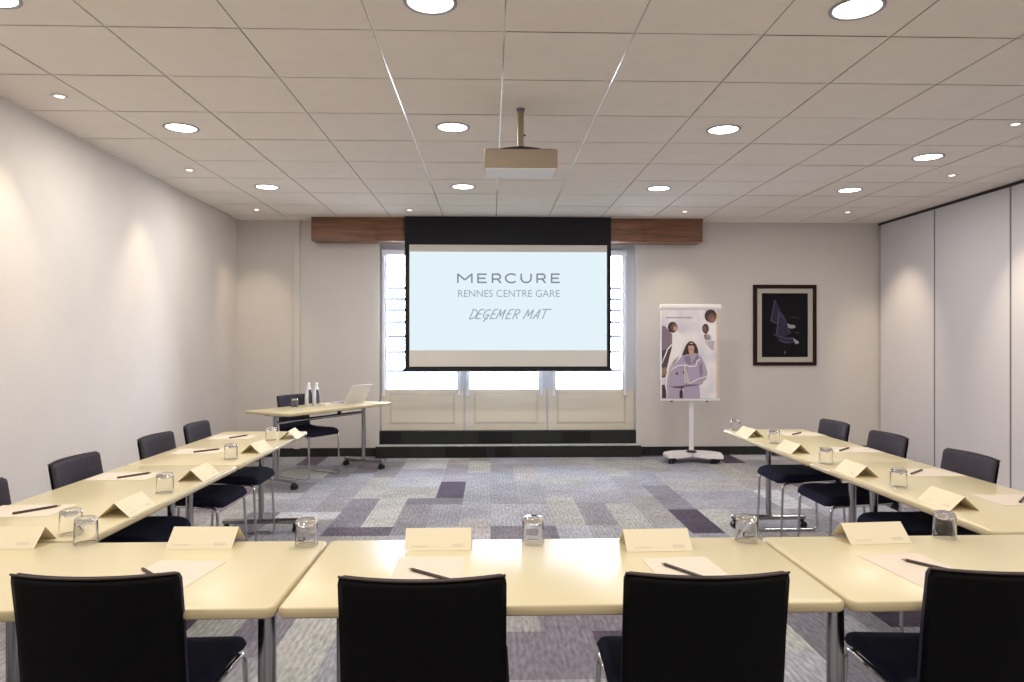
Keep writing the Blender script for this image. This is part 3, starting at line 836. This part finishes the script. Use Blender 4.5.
# poster
ps = thing('fashion_poster', 'poster of a woman in a lavender suit clipped to the easel', 'poster', (fc.x, fc.y, bz0), -.03)
pu0, pu1, pz0, pz1 = bx0+.004, bx1-.036, .012, bz1-bz0
m, nt, b = newmat('poster_sky'); M['psky'] = m
tc = nt.nodes.new('ShaderNodeTexCoord'); n = nt.nodes.new('ShaderNodeTexNoise'); n.inputs['Scale'].default_value = 3.2; n.inputs['Detail'].default_value = 2
cr = nt.nodes.new('ShaderNodeValToRGB'); cr.color_ramp.elements[0].position = .3; cr.color_ramp.elements[0].color = srgb(188,186,206); cr.color_ramp.elements[1].position = .6; cr.color_ramp.elements[1].color = srgb(236,230,232)
nt.links.new(tc.outputs['Object'], n.inputs['Vector']); nt.links.new(n.outputs['Fac'], cr.inputs[0]); nt.links.new(cr.outputs[0], b.inputs['Base Color']); b.inputs['Roughness'].default_value = .5
bm = B(); box(bm, pu0, pu1, -.034, -.0315, pz0, pz1); sheet = obj('sheet', bm, M['psky'], ps)
def PC(x, y, k=0): return (pu0+(x-72)/(415-72)*(pu1-pu0), -.0345-.0004*k, pz0+(640-y)/(640-92)*(pz1-pz0))
pcol = {}
def pm(*c):
    if c not in pcol: pcol[c] = pbr('print_%d_%d_%d' % c, srgb(*c), .5)
    return pcol[c]
def figure(name, polys):
    bm = B(); mats = []
    for k, (c, pts) in enumerate(polys):
        mt = pm(*c)
        if mt not in mats: mats.append(mt)
        pts = [(min(max(x,72),415), min(max(y,92),640)) for x, y in pts]
        f = quad(bm, [PC(x, y, k+1) for x, y in pts], mats.index(mt))
    bmesh.ops.triangulate(bm, faces=bm.faces[:])
    return obj(name, bm, mats, sheet)
def el(cx, cy, rx, ry, n=18): return [(cx+rx*math.cos(2*PI*k/n), cy+ry*math.sin(2*PI*k/n)) for k in range(n)]
def rib(pts, w):
    L_, R_ = [], []
    for i, p in enumerate(pts):
        q = pts[min(i+1, len(pts)-1)]; o = pts[max(i-1, 0)]
        t = Vector((q[0]-o[0], q[1]-o[1])).normalized()
        L_.append((p[0]-t.y*w/2, p[1]+t.x*w/2)); R_.append((p[0]+t.y*w/2, p[1]-t.x*w/2))
    return L_+R_[::-1]
DK, MV, LAV, LAVD, SKIN, SKD, WH = (58,42,44), (128,112,124), (172,158,182), (138,122,150), (196,158,136), (120,84,72), (238,232,234)
figure('printed_man', [(WH,[(120,240),(165,225),(215,260),(200,330),(165,420),(110,520),(120,380)]), (MV,[(72,195),(95,200),(138,250),(136,318),(112,340),(72,350)]),
    ((78,62,68),[(72,350),(112,335),(138,318),(122,380),(100,470),(95,510),(72,515)]), ((150,120,96),[(72,455),(100,450),(104,490),(72,505)]), (DK,el(140,205,30,34)), (SKD,el(150,206,20,25)), (SKIN,el(156,212,9,14)), (WH,rib([(136,310),(108,340),(88,390),(72,425)],7))])
figure('printed_dark_haired_figure', [(WH,[(330,190),(415,190),(415,300),(360,330)]), (DK,el(378,135,38,40)), (SKD,el(385,150,26,28)), ((150,108,90),el(390,158,12,14))])
figure('printed_person_behind', [(MV,[(335,255),(352,240),(385,260),(404,300),(398,342),(375,330),(345,285)]), (DK,el(346,213,21,30)), (SKD,el(342,216,13,20)), (WH,rib([(335,285),(405,284),(402,320),(385,345)],6))])
figure('printed_woman', [
    (WH,[(110,470),(150,400),(205,360),(200,420),(150,560)]),
    (LAV,[(196,384),(240,362),(298,368),(326,398),(345,440),(358,482),(352,520),(318,552),(306,560),(300,575),(190,570),(104,575),(100,560),(120,500),(150,440)]),
    ((96,76,92),[(104,570),(180,566),(250,556),(300,556),(300,572),(190,582)]),
    (LAV,[(118,578),(185,578),(185,640),(110,640)]), (LAV,[(210,570),(306,560),(312,640),(205,640)]), (DK,[(183,600),(196,576),(204,600),(204,640),(183,640)]),
    (LAVD,[(212,388),(245,375),(258,430),(238,436),(214,408)]), (LAVD,[(292,372),(304,392),(276,430),(262,428)]), (LAVD,[(308,430),(322,420),(330,490),(316,520),(306,470)]),
    (LAVD,[(218,440),(226,440),(232,556),(222,558)]),
    (DK,[(246,290),(268,292),(288,312),(299,345),(300,368),(270,362),(235,370),(196,380),(212,350),(224,312)]), (SKIN,[(238,345),(275,345),(268,378),(248,376)]), (SKIN,el(256,326,19,28)), ((40,32,36),[(238,306),(276,308),(274,320),(258,316),(240,319)]), ((150,84,80),el(256,342,6,3)),
    (SKIN,el(320,548,9,7)), ((90,70,74),el(166,488,8,8)), ((90,70,74),el(208,481,6,7)),
    (WH,rib([(100,615),(98,560),(106,500),(135,462),(175,440),(215,436),(250,446),(284,442),(292,410),(312,402)],7)), (WH,rib([(215,436),(217,490),(214,545),(250,548),(300,520),(350,508)],6)),
    ((70,50,54),[(72,560),(88,555),(98,590),(100,640),(72,640)])])
bm = B(); x = 98
while x < 265:
    w_ = random.uniform(4, 10)
    quad(bm, [PC(x,150,2),PC(x+w_,150,2),PC(x+w_,141,2),PC(x,141,2)]); x += w_+2.5
obj('small_print', bm, pm(150,150,164), sheet)

# ------------------------------------------------------------------ framed picture
yq = YB-.001
M['picglass'] = thin_glass('picture_glass', (.9,.9,.9,1)); [setattr(n_.inputs[0], 'default_value', 1.12) for n_ in M['picglass'].node_tree.nodes if n_.type == 'FRESNEL']
Q = lambda x, y, dy=0: atY(740+x/6.82, 275+y/6.82, yq)+Vector((0,-dy,0))
c0 = (Q(88,617)+Q(517,68))/2
fp = thing('framed_picture', 'dark picture of a sailing boat in a brown frame with pale mat', 'picture', (c0.x, yq, c0.z))
def QL(x, y, dy=0): p = Q(x, y, dy); return (p.x-c0.x, p.y-yq, p.z-c0.z)
def qbox(bm, xa, ya, xb, yb, d0, d1, bev=0):
    a, c = QL(xa, yb), QL(xb, ya); box(bm, a[0], c[0], -d1, -d0, a[2], c[2], bev)
bm = B()
for q in ((88,68,517,92),(88,594,517,617),(88,92,113,594),(494,92,517,594)): qbox(bm, *q, 0, .028, .004)
obj('frame', bm, M['frame'], fp)
bm = B(); qbox(bm, 113,92,494,594, .002,.010); obj('mat_board', bm, M['mat'], fp)
bm = B(); qbox(bm, 147,125,460,560, .0102,.0112); art = obj('print', bm, pbr('night_print', srgb(20,19,26), .7, spec=.2), fp)
def apoly(bm, pts, mi, k): quad(bm, [QL(x, y, .0116+.0003*k) for x, y in pts], mi)
bm = B()
apoly(bm, [(235,168),(290,300),(245,332),(205,312)], 0, 0)
apoly(bm, [(265,252),(300,275),(345,400),(290,425),(248,402)], 0, 1)
apoly(bm, [(225,405),(290,425),(365,425),(395,470),(345,462),(290,462)], 0, 1)
for k, (pts, w) in enumerate((([(236,168),(222,240),(208,312)],5),([(205,310),(235,325),(255,332)],5),([(263,255),(256,330),(248,402)],6),([(228,404),(262,415),(300,430),(360,432)],4),([(262,445),(300,460),(345,462)],4),([(236,168),(262,230),(300,300)],2),([(265,255),(310,320),(345,400)],2),([(340,290),(370,288),(405,298)],2),([(375,395),(405,392)],3))):
    apoly(bm, rib(pts, w), 1, 3+k*.3)
apoly(bm, el(350,352,26,13), 2, 4); apoly(bm, [(318,330),(335,335),(345,350),(325,350)], 2, 4.5); apoly(bm, [(358,428),(372,440),(396,452),(398,466),(376,470),(366,450)], 2, 4); apoly(bm, el(303,528,5,12), 1, 4)
bmesh.ops.triangulate(bm, faces=bm.faces[:])
obj('boat_drawing', bm, [pm(48,46,82), pm(118,118,140), pm(205,205,210)], art)
bm = B(); qbox(bm, 113,92,494,594, .018,.019); obj('glass_pane', bm, M['picglass'], fp)

# ------------------------------------------------------------------ light and camera
w = bpy.data.worlds.new('sky'); SC.world = w; w.use_nodes = True
bg = w.node_tree.nodes['Background']; bg.inputs[0].default_value = (.74,.84,1.0,1); bg.inputs[1].default_value = 24.0
cam = bpy.data.cameras.new('camera'); cam.sensor_width = 36; cam.lens = F/1024*36; cam.clip_start = .05
co = bpy.data.objects.new('camera', cam); COL.objects.link(co); co.location = (0,0,EYE); co.rotation_euler = (PI/2, 0, -YAW)
SC.camera = co
SC.view_settings.view_transform = 'Standard'
SC.view_settings.look = 'None'
SC.view_settings.exposure = 0.0
try:
    SC.cycles.use_denoising = True; SC.cycles.denoiser = 'OPENIMAGEDENOISE'
    SC.cycles.sample_clamp_indirect = 6; SC.cycles.max_bounces = 10; SC.cycles.transparent_max_bounces = 12
    SC.cycles.diffuse_bounces = 5
except Exception: pass
